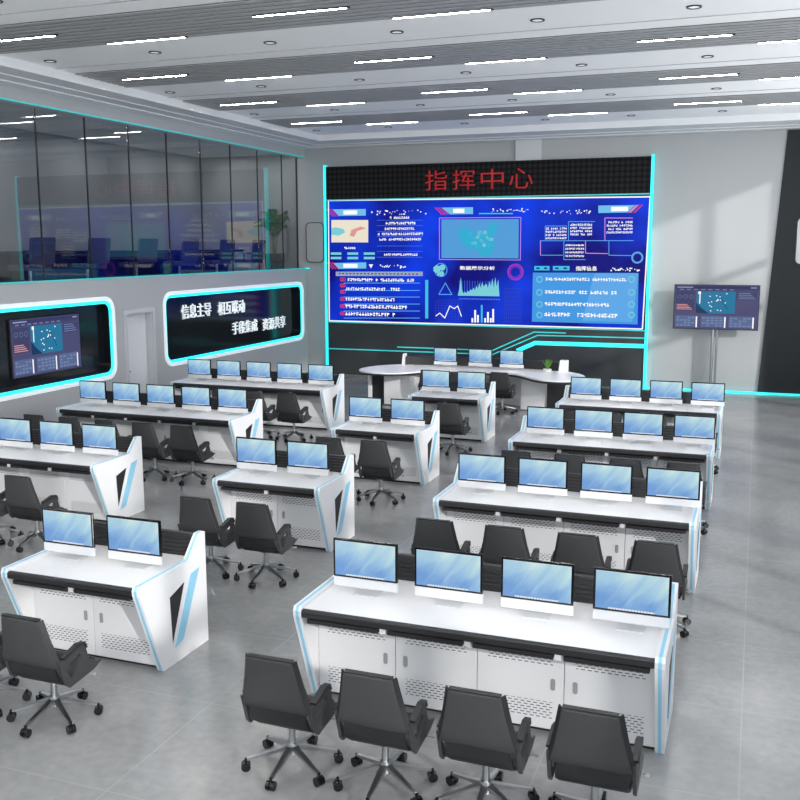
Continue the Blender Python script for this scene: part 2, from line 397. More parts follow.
# the gallery behind the glass
bm = NB(); box(bm, (-16.0, YR, 2.25), (XL-.22, YB, 2.45)); struct('floor_gallery', bm, 'gwall')
bm = NB(); box(bm, (-16.2, YR, 5.60), (XL-.22, YB, 5.75)); struct('ceiling_gallery', bm, 'ceil')
bm = NB(); box(bm, (-14.2, YR, 2.45), (-14.02, YB, 5.6)); struct('wall_gallery', bm, 'gwall')

# right wall with its windows, rear wall with openings added for the fill (behind and beside the camera)
def windowed(name, a0, a1, z1, openings, zo0, zo1, fn, t0, t1):
    bm = NB()
    prism(bm, [(a0, 0), (a1, 0), (a1, z1), (a0, z1)], fn, t0, t1, holes=[[(a, zo0), (a, zo1), (b, zo1), (b, zo0)] for a, b in openings])
    struct(name, bm, 'backwall')
windowed('wall_right', YR, YB, 6.3, WIN, .5, 5.66, YZ, XR, XR+.2)
windowed('wall_rear', -16.2, XR, 6.3, [(-9.6, -6.4), (-4.6, -1.4), (-.8, 2.2)], 1.2, 5.4, XZ, YR-.2, YR)
k = 20
for a, b in WIN:
    bm = NB(); box(bm, (XR+.06, (a+b)/2-.06, .5), (XR+.14, (a+b)/2+.06, 5.66)); box(bm, (XR+.06, a, 2.85), (XR+.14, b, 3.0)); box(bm, (XR+.06, a, 3.82), (XR+.14, b, 3.97))
    box(bm, (XR+.06, b-1.15, .5), (XR+.14, b-.95, 5.66)); k += 1
    struct('window_%d' % k, bm, 'mullion')

# ceiling: bands of grey slats between white panels, soffit round the edge
XI, YI = -9.97, 21.3
bm = NB(); box(bm, (XL-.2, YR, 6.12), (XR+.2, YB+.2, 6.3)); struct('ceiling', bm, 'slatback')
bm = NB(); box(bm, (XL, YR, 5.75), (XI, YB, 6.12)); box(bm, (XI, YI, 5.75), (XR, YB, 6.12))
box(bm, (XL, YR, 5.715), (XL+.30, YB, 5.75)); box(bm, (XL+.3, YB-.30, 5.715), (XR, YB, 5.75))
box(bm, (XL+.3, YR, 5.735), (XL+.62, YB, 5.75)); box(bm, (XL+.62, YB-.62, 5.735), (XR, YB-.3, 5.75)); struct('ceiling_soffit', bm, 'soffit')
bands = [9.58-2.95*k for k in range(4, 0, -1)]+[9.58, 12.54, 15.49, 18.42]
ends = [YR]
t = 6
prev = YR
for b0 in bands+[None]:
    y1 = b0 if b0 is not None else YI
    bm = NB(); box(bm, (XI, prev, 5.885), (XR, y1, 6.0))
    struct('ceiling_panel' if t == 6 else 'ceiling_panel.%03d' % (t-6), bm, 'ceil'); t += 1
    if b0 is None: break
    prev = b0+1.36
for i, b0 in enumerate(bands):
    bm = NB(); pitch = 1.36/9
    for s in range(9):
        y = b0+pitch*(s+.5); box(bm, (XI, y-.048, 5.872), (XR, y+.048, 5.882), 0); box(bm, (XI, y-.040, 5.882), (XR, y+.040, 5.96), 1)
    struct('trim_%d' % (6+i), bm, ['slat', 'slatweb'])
for i, y in enumerate([b-.42 for b in bands[1:]]):      # seam lines in the white panels
    bm = NB(); box(bm, (XI, y-.006, 5.878), (XR, y+.006, 5.886)); struct('trim_%d' % (20+i), bm, 'slat')

# LED wall
U = empty('led_video_wall', (-6.37, 22.6, 0)); tag(U, 'huge blue LED video wall with red lettering above, cyan edge lights, fixed to the back wall', 'video wall')
def P(name, bm, mats, par=None): 
    par = par or U
    o = build(name, bm, mats, None); o.data.transform(Matrix.Translation((6.37, -22.6, 0))); o.parent = par
    return o
bm = NB(); box(bm, (-10.36, 22.56, 0), (-2.36, 22.655, 5.25)); body = P('housing', bm, 'dark')
bm = NB(); box(bm, (-10.36, 22.545, 4.45), (-2.36, 22.56, 5.25)); P('marquee_board', bm, 'matrix')
for a, b in ((-10.42, -10.365), (-2.36, -2.305)):
    bm = NB(); box(bm, (a, 22.52, 0), (b, 22.655, 5.29)); P('edge_light', bm, 'cyan')
bm = NB(); box(bm, (-10.36, 22.53, 4.412), (-2.37, 22.545, 4.438)); box(bm, (-10.36, 22.53, 1.33), (-2.37, 22.545, 1.355)); P('border_light', bm, 'cyan_dim')
bm = NB(); box(bm, (-10.36, 22.548, 1.36), (-2.37, 22.56, 4.41)); P('display_surround', bm, 'bezel')
def line(bm, pts, w, y=22.53, d=.012, mi=0):
    """polyline ribbon of width w on the board"""
    n = len(pts); L_, R_ = [], []
    for i, p in enumerate(pts):
        a = Vector(pts[max(i-1, 0)]); c = Vector(pts[min(i+1, n-1)]); q = Vector(p)
        d1 = (q-a).normalized() if i else (c-q).normalized(); d2 = (c-q).normalized() if i < n-1 else d1
        t = (d1+d2).normalized(); nn = Vector((-t.y, t.x)); k = w/2/max(.3, nn.dot(Vector((-d1.y, d1.x))))
        L_.append(q+nn*k); R_.append(q-nn*k)
    for i in range(n-1): prism(bm, [tuple(L_[i]), tuple(L_[i+1]), tuple(R_[i+1]), tuple(R_[i])], XZ, y, y+d, mi=mi)
bm = NB(); line(bm, [(-10.36, .65), (-5.96, .66), (-4.86, 1.16), (-2.37, 1.17)], .028, 22.548); line(bm, [(-8.45, .755), (-5.97, .755), (-4.95, 1.235), (-4.18, 1.235)], .028, 22.548); P('accent_line', bm, 'cyan_dim')
bm = NB(); line(bm, [(-5.36, .77), (-4.92, .975), (-2.37, .985)], .095, 22.545, .015); P('accent_band', bm, 'cyan')
for i, ch in enumerate('指挥中心'):
    xc = (-7.43, -6.60, -5.98, -5.31)[i]; w = (.60, .62, .50, .56)[i]
    xc = -7.43+i*.70
    o = text_mesh('red_character', ch, None, 'redtext', lambda a, b, t: (a, 22.545-t, b), xc-.28, xc+.28, 4.61, 5.08, .012, -.004)
    o.data.transform(Matrix.Translation((6.37, -22.6, 0))); o.parent = U
LED = {"tag":[[[-10.177,4.197],[-9.273,4.193],[-9.275,4.031],[-10.013,4.03]],[[-10.196,2.852],[-9.273,2.871],[-9.274,2.721],[-10.03,2.701]],[[-7.278,4.196],[-6.491,4.194],[-6.489,4.033],[-7.073,4.031]],[[-3.511,4.183],[-2.601,4.182],[-2.75,4.019],[-3.506,4.016]]],
"thumb":[[-10.22,3.933],[-9.21,3.922],[-9.215,3.368],[-10.228,3.372]],
"textL":[[[-8.631,4.003],[-8.114,3.997],[-8.114,3.939],[-8.631,3.945]],[[-8.738,3.868],[-7.947,3.859],[-7.947,3.801],[-8.738,3.809]],[[-8.766,3.731],[-7.973,3.724],[-7.973,3.666],[-8.766,3.672]],[[-8.954,3.604],[-7.749,3.596],[-7.749,3.538],[-8.954,3.545]],[[-8.912,3.471],[-7.801,3.466],[-7.801,3.408],[-8.912,3.412]],[[-8.785,3.095],[-7.894,3.096],[-7.894,3.037],[-8.785,3.036]],[[-9.873,3.26],[-9.554,3.26],[-9.554,3.2],[-9.874,3.2]],[[-9.85,2.454],[-7.92,2.473],[-7.919,2.414],[-9.85,2.393]],[[-9.852,2.226],[-8.359,2.245],[-8.359,2.186],[-9.853,2.165]],[[-9.855,1.961],[-8.504,1.984],[-8.504,1.924],[-9.856,1.9]],[[-9.858,1.773],[-8.168,1.805],[-8.168,1.745],[-9.858,1.711]],[[-9.86,1.583],[-8.489,1.613],[-8.489,1.553],[-9.861,1.522]]],
"lineL":[[[-8.979,3.914],[-7.765,3.901]],[[-8.98,3.782],[-7.765,3.771]],[[-8.981,3.639],[-7.765,3.63]],[[-8.981,3.511],[-7.764,3.504]],[[-8.983,3.279],[-7.764,3.276]],[[-8.983,3.145],[-7.764,3.145]],[[-8.984,3.001],[-7.763,3.004]]],
"barL":[[[-10.248,3.12],[-9.953,3.12],[-9.953,3.059],[-10.249,3.059]],[[-9.786,3.12],[-9.489,3.12],[-9.49,3.06],[-9.787,3.06]],[[-9.336,3.12],[-9.038,3.12],[-9.038,3.061],[-9.337,3.06]],[[-10.25,3.009],[-9.954,3.009],[-9.955,2.949],[-10.251,2.948]],[[-9.788,3.009],[-9.49,3.01],[-9.491,2.95],[-9.788,2.949]],[[-9.337,3.01],[-9.038,3.011],[-9.039,2.951],[-9.338,2.95]]],
"tri":[[-9.203,2.821],[-9.083,2.822],[-9.143,2.726]],
"hdr":[[-10.115,2.634],[-7.762,2.651],[-7.762,2.543],[-10.116,2.523]],
"icon":[[-9.95,2.438],[-9.952,2.286],[-9.954,2.128],[-9.956,1.944],[-9.958,1.76],[-9.961,1.576]],
"glow":[[[-9.895,2.347],[-7.841,2.37]],[[-9.898,2.159],[-7.84,2.188]],[[-9.9,1.991],[-7.84,2.025]],[[-9.902,1.813],[-7.84,1.851]],[[-9.904,1.633],[-7.839,1.678]],[[-9.906,1.454],[-7.839,1.503]]],
"vbar":[[-7.699,2.446],[-7.621,2.447],[-7.618,1.499],[-7.697,1.497]],
"tealbar":[[-6.345,4.055],[-5.512,4.044],[-5.511,4.016],[-6.345,4.027]],
"mapp":[[-7.286,3.915],[-5.364,3.902],[-5.357,2.98],[-7.281,2.985]],
"brk":[[-7.338,3.949],[-5.316,3.939],[-5.312,2.943],[-7.333,2.951]],
"china":[[-6.864,3.568],[-6.758,3.689],[-6.651,3.719],[-6.575,3.637],[-6.469,3.637],[-6.362,3.515],[-6.236,3.615],[-6.142,3.654],[-6.069,3.754],[-6.018,3.833],[-5.945,3.813],[-5.859,3.682],[-5.941,3.563],[-6.045,3.473],[-5.938,3.332],[-5.977,3.151],[-6.081,3.04],[-6.187,3.07],[-6.271,3.05],[-6.379,3.181],[-6.571,3.212],[-6.755,3.355]],
"globe":[[-7.295,2.694],[-7.064,2.695]],
"head1":[[-6.81,2.793],[-5.932,2.798],[-5.931,2.693],[-6.809,2.687]],
"mount":[[-6.855,2.075],[-5.808,2.082],[-6.782,2.528]],
"tric":[[-7.344,2.097],[-7.175,2.378],[-7.009,2.102]],
"grid":[[-7.432,1.958],[-6.752,1.969],[-6.747,1.431],[-7.429,1.414]],
"poly":[[-7.42,1.563],[-7.316,1.639],[-7.185,1.519],[-7.058,1.817],[-6.945,1.756],[-6.853,1.821],[-6.758,1.568]],
"bars":[[[-6.503,1.535],[-6.458,1.536],[-6.457,1.429],[-6.502,1.428]],[[-6.434,1.732],[-6.389,1.733],[-6.386,1.431],[-6.431,1.43]],[[-6.362,1.612],[-6.317,1.613],[-6.315,1.433],[-6.36,1.431]],[[-6.269,1.857],[-6.224,1.858],[-6.219,1.435],[-6.264,1.434]],[[-6.18,1.543],[-6.135,1.544],[-6.133,1.437],[-6.179,1.436]],[[-6.112,1.69],[-6.066,1.691],[-6.063,1.439],[-6.108,1.438]],[[-6.039,1.546],[-5.994,1.547],[-5.993,1.441],[-6.038,1.44]],[[-5.982,1.766],[-5.938,1.767],[-5.933,1.442],[-5.978,1.441]]],
"ring":[[-5.424,2.659],[-5.23,2.66]],
"grid2":[[-5.678,2.275],[-5.286,2.281],[-5.271,1.469],[-5.665,1.459]],
"net":[[[-3.352,3.902],[-3.336,3.39]],[[-3.352,3.902],[-2.723,3.894]],[[-4.187,3.829],[-3.577,3.823]],[[-4.187,3.829],[-4.175,3.394]],[[-4.729,3.734],[-4.221,3.729]],[[-4.729,3.734],[-4.722,3.41]],[[-4.85,3.392],[-2.692,3.388]],[[-4.836,3.392],[-4.828,3.056]],[[-4.283,3.389],[-4.272,2.955]],[[-3.78,3.388],[-3.772,3.104]],[[-3.245,3.386],[-3.234,3.058]],[[-4.828,3.056],[-4.298,3.057]],[[-4.272,2.955],[-3.768,2.957]],[[-3.772,3.104],[-3.258,3.095]],[[-3.234,3.058],[-2.693,3.05]]],
"textR":[[[-4.714,3.697],[-4.22,3.692],[-4.219,3.646],[-4.713,3.65]],[[-4.713,3.623],[-4.218,3.619],[-4.217,3.573],[-4.711,3.576]],[[-4.711,3.549],[-4.217,3.546],[-4.215,3.5],[-4.71,3.502]],[[-4.709,3.474],[-4.215,3.472],[-4.213,3.426],[-4.708,3.428]],[[-4.143,3.779],[-3.635,3.774],[-3.634,3.728],[-4.142,3.733]],[[-4.141,3.705],[-3.633,3.701],[-3.632,3.656],[-4.14,3.66]],[[-4.139,3.632],[-3.631,3.628],[-3.63,3.583],[-4.138,3.586]],[[-4.138,3.559],[-3.629,3.556],[-3.628,3.51],[-4.136,3.513]],[[-3.314,3.829],[-2.721,3.823],[-2.719,3.778],[-3.312,3.784]],[[-3.311,3.752],[-2.718,3.747],[-2.716,3.702],[-3.31,3.707]],[[-3.309,3.676],[-2.715,3.671],[-2.714,3.626],[-3.307,3.63]],[[-3.306,3.599],[-2.712,3.594],[-2.711,3.55],[-3.305,3.553]],[[-4.243,3.311],[-3.806,3.31],[-3.805,3.264],[-4.242,3.265]],[[-4.241,3.228],[-3.803,3.227],[-3.802,3.182],[-4.24,3.182]],[[-4.239,3.145],[-3.801,3.145],[-3.8,3.099],[-4.238,3.099]],[[-4.237,3.062],[-3.799,3.062],[-3.797,3.016],[-4.236,3.015]]],
"ring2":[[-2.593,3.005],[-2.482,3.005]],
"tag2":[[[-4.972,2.803],[-4.608,2.805],[-4.606,2.702],[-4.97,2.7]],[[-4.528,2.805],[-4.136,2.807],[-4.134,2.705],[-4.525,2.703]]],
"head2":[[-3.987,2.808],[-3.501,2.811],[-3.497,2.7],[-3.984,2.697]],
"rpanel":[[-5.002,2.648],[-2.553,2.657],[-2.533,1.483],[-5.003,1.485]],
"textP":[[[-4.688,2.519],[-2.809,2.537],[-2.807,2.482],[-4.686,2.462]],[[-4.705,2.213],[-3.025,2.237],[-3.023,2.182],[-4.703,2.156]],[[-4.698,1.93],[-3.185,1.958],[-3.183,1.902],[-4.697,1.873]],[[-4.707,1.678],[-2.985,1.717],[-2.983,1.661],[-4.706,1.621]]],
"circ":[[-4.84,2.489],[-2.705,2.51],[-4.834,2.183],[-2.694,2.214],[-4.827,1.899],[-2.684,1.939],[-4.822,1.647],[-2.676,1.696]],
"scr":[[[-9.22,4.143],[-7.688,4.121],[-7.688,4.049],[-9.22,4.069]],[[-8.904,2.807],[-8.236,2.811],[-8.236,2.737],[-8.905,2.733]],[[-6.075,4.145],[-5.104,4.13],[-5.103,4.07],[-6.074,4.084]],[[-4.865,4.095],[-3.654,4.077],[-3.651,4.005],[-4.864,4.021]],[[-3.248,2.766],[-2.526,2.77],[-2.524,2.703],[-3.245,2.698]]],
"frame":[[-10.296,4.42],[-2.359,4.359],[-2.419,1.38],[-10.316,1.374]]}
# picture on the LED display
scr = None
bm = NB(); prism(bm, LED['frame'], XZ, 22.538, 22.548); scr = P('display', bm, 'ledbase')
f = LED['frame']
G = {}
def g(name, mats):
    G[name] = (NB(), mats); return G[name][0]
def quad(bm, pts, mi=0, layer=0, z=22.536): prism(bm, pts, XZ, z-.0012*layer-.0012, z-.0012*layer, mi=mi)
b = g('display_border', ['e_white'])
for i in range(4):
    p, q = f[i], f[(i+1) % 4]; line(b, [p, q], .030, 22.532, .006)
b = g('header_tag', ['e_tag', 'e_red', 'e_white', 'e_line'])
for i, t in enumerate(LED['tag']):
    quad(b, t); zc = sum(p[1] for p in t)/4
    xs = [p[0] for p in t]; xa, xb = min(xs)+.28, max(xs)-.28
    for k in range(5): 
        x = xa+(xb-xa)*(k+.2)/5; quad(b, [(x, zc-.05), (x+.10, zc-.05), (x+.10, zc+.05), (x, zc+.05)], 2, 1)
    s = -1 if i < 3 else 1; x0 = min(xs)-.02 if i < 3 else max(xs)-.10
    for k in range(3):
        xx = x0+(k-1.0)*.075; d_ = .09*s
        quad(b, [(xx-d_, zc-.09), (xx-d_+.035, zc-.09), (xx+d_+.035, zc+.09), (xx+d_, zc+.09)], 1, 1)
def glyphs(b, r, mi=0, lay=1, pitch=None):
    """a line of unreadably small characters: a few strokes each"""
    x0, x1 = min(p[0] for p in r), max(p[0] for p in r); z0, z1 = min(p[1] for p in r), max(p[1] for p in r)
    h = z1-z0; pw = pitch or h*.8; n = max(1, int((x1-x0)/pw)); 
    for i in range(n):
        if random.random() < .05: continue
        a = x0+(x1-x0)*i/n; w = (x1-x0)/n*.82
        zz = z0+ (z1-z0)*0
        for k in range(2):
            t = random.choice((.12, .3, .5, .72)); quad(b, [(a, zz+h*t), (a+w, zz+h*t), (a+w, zz+h*t+h*.22), (a, zz+h*t+h*.22)], mi, lay)
        t = random.choice((.1, .4, .65)); quad(b, [(a+w*t, zz), (a+w*t+w*.3, zz), (a+w*t+w*.3, z1), (a+w*t, z1)], mi, lay)
b = g('lettering', ['e_white'])
for k in ('textL', 'textR', 'textP'):
    for r in LED[k]: glyphs(b, r)
for k in ('hdr',): pass
b = g('ruled_line', ['e_line', 'e_light', 'e_pink'])
for p in LED['lineL']: line(b, p, .012, 22.534, .001)
for p in LED['glow']: line(b, p, .018, 22.534, .001, mi=1)
for i, p in enumerate(LED['net']): line(b, p, .016, 22.534, .001, mi=2 if i in (0, 1, 7, 9, 13) else 1)
line(b, LED['brk']+[LED['brk'][0]], .014, 22.534, .001, mi=2)
b = g('thumbnail_map', ['e_cream', 'e_teal', 'e_orange'])
quad(b, LED['thumb']); x0, z1 = LED['thumb'][0]; x1, z0 = LED['thumb'][2]; w, h = x1-x0, z1-z0
quad(b, [(x0+w*u, z0+h*v) for u, v in ((0, .35), (.2, .3), (.38, .45), (.33, .6), (.1, .68), (0, .62))], 1, 1)
quad(b, [(x0+w*u, z0+h*v) for u, v in ((.5, .3), (.62, .25), (.7, .5), (.95, .62), (.8, .7), (.55, .55))], 2, 1)
b = g('data_bar', ['e_teal', 'e_cyan', 'e_white'])
for r in LED['barL']: quad(b, r)
quad(b, LED['vbar'], 1); quad(b, LED['tealbar'], 1); quad(b, LED['tri'], 2)
for r in LED['bars']: quad(b, r, 2 if LED['bars'].index(r) != 3 else 1)
b = g('table_header', ['e_tab2', 'e_navy2']); quad(b, LED['hdr']); r = LED['hdr']; z0, z1 = r[2][1]+.03, r[0][1]-.03
for k in range(22):
    x = r[0][0]+.08+k*(r[1][0]-r[0][0]-.16)/22; quad(b, [(x, z0), (x+.05, z0), (x+.05, z1), (x, z1)], 1, 1)
def ringm(b, c, r, w, mi=0, lay=1, n=24):
    o1 = [(c[0]+r*math.cos(2*math.pi*i/n), c[1]+r*math.sin(2*math.pi*i/n)) for i in range(n)]
    o2 = [(c[0]+(r-w)*math.cos(2*math.pi*i/n), c[1]+(r-w)*math.sin(2*math.pi*i/n)) for i in range(n)]
    prism(b, o1, XZ, 22.536-.0012*lay-.0012, 22.536-.0012*lay, holes=[o2[::-1]], mi=mi)
b = g('round_icon', ['e_red', 'e_purple', 'e_light', 'e_teal', 'e_white'])
for c in LED['icon']: ringm(b, c, .05, .025); ringm(b, (c[0]+.06, c[1]), .05, .02, 0, 2)
c = LED['ring'][0]; ringm(b, c, .20, .045, 1); ringm(b, c, .14, .02, 1, 1)
c = LED['ring2'][0]; ringm(b, c, .135, .04, 2)
for c in LED['circ']: ringm(b, c, .075, .022, 3, 3)
c = LED['globe'][0]; ringm(b, c, .17, .02, 2)
for a in ((-.10, .02, .10), (.04, .06, .08), (.02, -.09, .07), (-.06, -.10, .04)): ringm(b, (c[0]+a[0], c[1]+a[1]), a[2], a[2]*.95, 3, 2, 7)
b = g('map', ['e_map', 'e_china', 'e_teal', 'e_light']); quad(b, LED['mapp']); quad(b, LED['china'], 1, 1)
random.seed(3); cx = [p[0] for p in LED['china']]; cz = [p[1] for p in LED['china']]
for i in range(26):
    c = (random.uniform(min(cx)+.3, max(cx)-.15), random.uniform(min(cz)+.22, max(cz)-.2)); ringm(b, c, .035, .014, 2 if i % 3 else 3, 2, 10)
b = g('area_chart', ['e_teal', 'e_line']); (xa, za), (xb, zb), pk = LED['mount'][0], LED['mount'][1], LED['mount'][2]
H = pk[1]-za; pts = [(xa, za)]; hs = [.35, 1, .3, .12, .22, .14, .28, .2, .36, .28, .44, .30, .55, .38, .70, .42, .74, .5, .6, .66, .42, .8, .5, .95, .45, 1.0, .5, .9, .0]
for i, h_ in enumerate(hs): pts.append((xa+(xb-xa)*(i+1)/(len(hs)), za+H*h_))
pts.append((xb, zb)); quad(b, pts, 0, 1)
for i in range(16):
    x = xa+(xb-xa)*(i+.5)/16; quad(b, [(x, za), (x+.012, za), (x+.012, za+H*.8), (x, za+H*.8)], 1)
    quad(b, [(x, za-.09), (x+.05, za-.09), (x+.05, za-.06), (x, za-.06)], 1)
b = g('line_chart', ['e_white', 'e_grid', 'e_light']); line(b, LED['poly'], .022, 22.532, .001)
for key in ('grid', 'grid2'):
    r = LED[key]; xa, z1 = r[0]; xb, z0 = r[2]
    for i in range(9):
        x = xa+(xb-xa)*i/8; line(b, [(x, z0), (x, z1)], .010, 22.534, .001, 1)
        z = z0+(z1-z0)*i/8; line(b, [(xa, z), (xb, z)], .010, 22.534, .001, 1)
t = LED['tric']; line(b, t+[t[0]], .02, 22.534, .001, 2)
b = g('answer_panel', ['e_panel', 'e_light', 'e_teal']); 
prism(b, LED['rpanel'], XZ, 22.5368, 22.538)
r = LED['rpanel']; quad(b, [r[1], (r[1][0]-.1, r[2][1]+.05), (r[3][0]+1.2, r[3][1]+.05), (r[1][0]-1.0, r[1][1]-.02)], 1, -.8)
b = g('status_box', ['e_cyan', 'e_deep', 'e_white'])
for r in LED['tag2']:
    quad(b, r); (x0, z1), (x1, z0) = r[0], r[2]
    for k in (.12, .62): quad(b, [(x0+(x1-x0)*k, z0+.03), (x0+(x1-x0)*(k+.26), z0+.03), (x0+(x1-x0)*(k+.2), z1-.03), (x0+(x1-x0)*(k+.04), z1-.03)], 1, 1)
for r in LED['scr']:
    (x0, z1), (x1, z0) = r[0], r[2]; h = (z1-z0)
    for k in range(26):
        x = random.uniform(x0, x1); z = random.uniform(z0, z1); s = random.uniform(.012, .035); quad(b, [(x, z-s/2), (x+s, z-s/2), (x+s, z+s/2), (x, z+s/2)], 2, 1)
for n_, (b, m_) in G.items():
    P(n_, b, m_, None)
for r, tx in ((LED['head1'], '数据展示分析'), (LED['head2'], '指挥信息')):
    (x0, z1), (x1, z0) = r[0], r[2]
    o = text_mesh('heading', tx, None, 'e_white', lambda a, b, t: (a, 22.535-t, b), x0, x1, z0, z1, .001, .02)
    o.data.transform(Matrix.Translation((6.37, -22.6, 0))); o.parent = U

# charcoal slanted cladding, plaques and floor light along the back wall
bm = NB(); prism(bm, [(.13, 0), (XR, 0), (XR, 5.70), (.44, 5.70)], XZ, YB-.05, YB); struct('trim_30', bm, 'cladding')
bm = NB(); box(bm, (-2.3, 22.55, 0), (XR, 22.61, .035)); struct('trim_31', bm, 'cyan')
bm = NB(); box(bm, (XL, 22.56, 2.70), (XL+.10, YB, 2.722)); struct('trim_32', bm, 'cyan')
def plaque(x0, x1, lab, m):
    o = empty('wall_plaque', ((x0+x1)/2, YB, 3.37)); tag(o, lab, 'wall plaque'); w = (x1-x0)/2
    bm = NB(); prism(bm, rrect(-w, -.51, w, .51, .12), XZ, -.075, -.05, holes=[rrect(-w+.02, -.49, w-.02, .49, .10)[::-1]]); build('frame', bm, 'black', o)
    bm = NB(); prism(bm, rrect(-w+.02, -.49, w-.02, .49, .10), XZ, -.07, 0 if m == 'backwall' else -.05); build('face', bm, m, o)
plaque(-10.97, -10.46, 'grey rounded wall plaque with a thin dark outline left of the LED wall', 'backwall')
plaque(.73, 2.0, 'light grey rounded wall plaque on the charcoal cladding at the right edge', 'pillar')

# floor-standing display and the display in the left niche share a picture
def dash_picture(par, fn, w, h):
    """situation display: navy field, blue map, tables. fn(u, v, layer) with u, v from 0 to 1"""
    def q(b, u0, v0, u1, v1, mi=0, lay=1):
        prism(b, [(u0, v0), (u1, v0), (u1, v1), (u0, v1)], lambda a, c, t: fn(a, c, lay+t), 0, .8, mi=mi)
    b = NB(); q(b, 0, 0, 1, 1, 0, 0); q(b, .01, .93, .99, .985, 1, 1); build('screen', b, ['e_navy', 'e_navy2'], par)
    b = NB(); q(b, .265, .36, .725, .86, 0, 1)
    prism(b, [(.265, .36), (.42, .36), (.33, .48), (.265, .6)], lambda a, c, t: fn(a, c, 2+t), 0, .8, mi=1)
    random.seed(11)
    for i in range(16):
        u, v = random.uniform(.40, .62), random.uniform(.40, .82); q(b, u, v, u+.014, v+.022, 2, 2)
    for i in range(8): q(b, .54+.012*i, .75-.04*i, .555+.012*i, .77-.04*i, 3, 2)
    q(b, .30, .58, .312, .85, 2, 2); q(b, .285, .80, .315, .86, 2, 2); build('map_picture', b, ['e_sea', 'e_deep', 'e_white', 'e_deep'], par)
    for u0, u1 in ((.02, .29), (.33, .63), (.66, .96)):
        b = NB(); q(b, u0, .04, u1, .30, 0, 1)
        for r_ in range(4):
            for c_ in range(5):
                if random.random() < .8: q(b, u0+.012+c_*(u1-u0-.04)/5, .06+r_*.058, u0+.012+(c_+.72)*(u1-u0-.04)/5, .09+r_*.058, 1, 2)
        q(b, u1-.022, .03, u1-.006, .28, 2, 2); build('data_table', b, ['e_tab0', 'e_tab', 'e_white'], par)
    b = NB(); q(b, .74, .68, .98, .86, 0, 1)
    for i in range(4): q(b, .76, .70+.04*i, .96-.02*i, .715+.04*i, 1, 2)
    build('status_list', b, ['e_navy2', 'e_tab'], par)
    b = NB(); q(b, .01, .88, .99, .985, 2, 1)
    for i in range(8): q(b, .06+.085*i, .895, .11+.085*i, .915, 0, 2)
    q(b, .03, .945, .22, .965, 1, 2); q(b, .90, .945, .97, .965, 1, 2)
    build('menu_row', b, ['e_tab', 'e_tab2', 'e_navy2'], par)
    b = NB(); q(b, .02, .42, .24, .86, 1, 1)
    for i in range(3):
        for j in range(12):
            a_ = 2*math.pi*j/12; u, v = .06+.07*i+.022*math.cos(a_), .735+.04*math.sin(a_); q(b, u, v, u+.007, v+.012, 0, 2)
    for i in range(4): q(b, .03, .44+.035*i, .22-.02*i, .456+.035*i, 2, 2)
    build('gauge_panel', b, ['e_tab', 'e_navy2', 'e_orange'], par)
t = empty('display_stand', (-.83, 22.3, 0)); tag(t, 'display on a slim floor stand showing a dark situation map, right of the LED wall', 'display stand')
bm = NB(); box(bm, (-.90, -.02, 1.43), (.90, .03, 2.42), 0, .006); build('housing', bm, 'black', t)
bm = NB(); tube(bm, (-.04, .06, 0.03), (-.04, .06, 1.95), .032, n=16); tube(bm, (.05, .06, 0.03), (.05, .06, 1.95), .020, n=12); build('pole', bm, 'chrome', t)
bm = NB(); prism(bm, rrect(-.22, -.18, .24, .26, .08), XY, 0, .03); build('base', bm, 'black', t)
dash_picture(t, lambda u, v, l: (-.885+1.77*u, -.0205-.0012*l, 1.447+.956*v), 1.77, .956)
t = empty('wall_display', (XL-.15, 12.935, 1.645)); tag(t, 'wide wall display showing a dark situation map inside the cyan-lit niche at far left', 'display')
bm = NB(); box(bm, (.0, -.84, -.48), (.045, .84, .48), 0, .006); build('housing', bm, 'black', t)
dash_picture(t, lambda u, v, l: (.0455+.0012*l, -.825+1.65*u, -.465+.93*v), 1.65, .93)

# lettering in the second niche
for tx, ya, yb_, z0, z1 in (('信息主导', 17.02, 18.17, 1.78, 2.08), ('相互联动', 18.47, 19.64, 1.76, 2.06), ('手段集成', 19.06, 20.22, 1.28, 1.57), ('资源共享', 20.50, 21.68, 1.26, 1.55)):
    o = text_mesh('slogan_lettering', tx, None, 'text', lambda a, b, t: (XL-.15+t, a, b), ya, yb_, z0, z1, .03, .002)
    tag(o, 'four raised white characters %s, %s group of the %s slogan line on the niche panel' % (tx, 'left' if tx in '信息主导手段集成' else 'right', 'upper' if z0 > 1.6 else 'lower'), 'lettering', 'wall slogan')

# ceiling lamps
def linear(x, y):
    o = empty('linear_lamp', (x, y, 5.86)); bm = NB(); box(bm, (-.60, -.024, 0), (.60, .024, .04)); build('housing', bm, 'black', o)
    bm = NB(); box(bm, (-.595, -.014, -.0008), (.56, .014, 0)); build('diffuser', bm, 'lamp', o); return o
lamp0 = None; rows = ['nearest', 'second', 'third', 'farthest']
xa = [-13.0+3.96*k for k in range(1, 5)]; 
for bi, b0 in enumerate(bands[1:]):
    for k in range(4):
        for off, dy in ((0.10, .62), (1.56, 1.27)):
            x = -8.99+off-.04+3.955*(k-0); y = b0+dy
            if x > 2.0: continue
            if lamp0 is None: lamp0 = linear(x, y); o = lamp0
            else: o = copy_tree(lamp0); o.location = (x, y, 5.86)
            ri = bi-3
            w = '%s slat band in view' % rows[ri] if ri >= 0 else ['', 'last unseen slat band overhead', 'slat band above the camera', 'slat band behind the camera'][-ri]
            tag(o, 'slim linear lamp, %s in the %s line of the %s' % (('leftmost', 'second', 'third', 'rightmost')[k], ('front', 'rear')[dy > 1], w), 'ceiling lamp', 'linear ceiling lamps')
dl0 = None
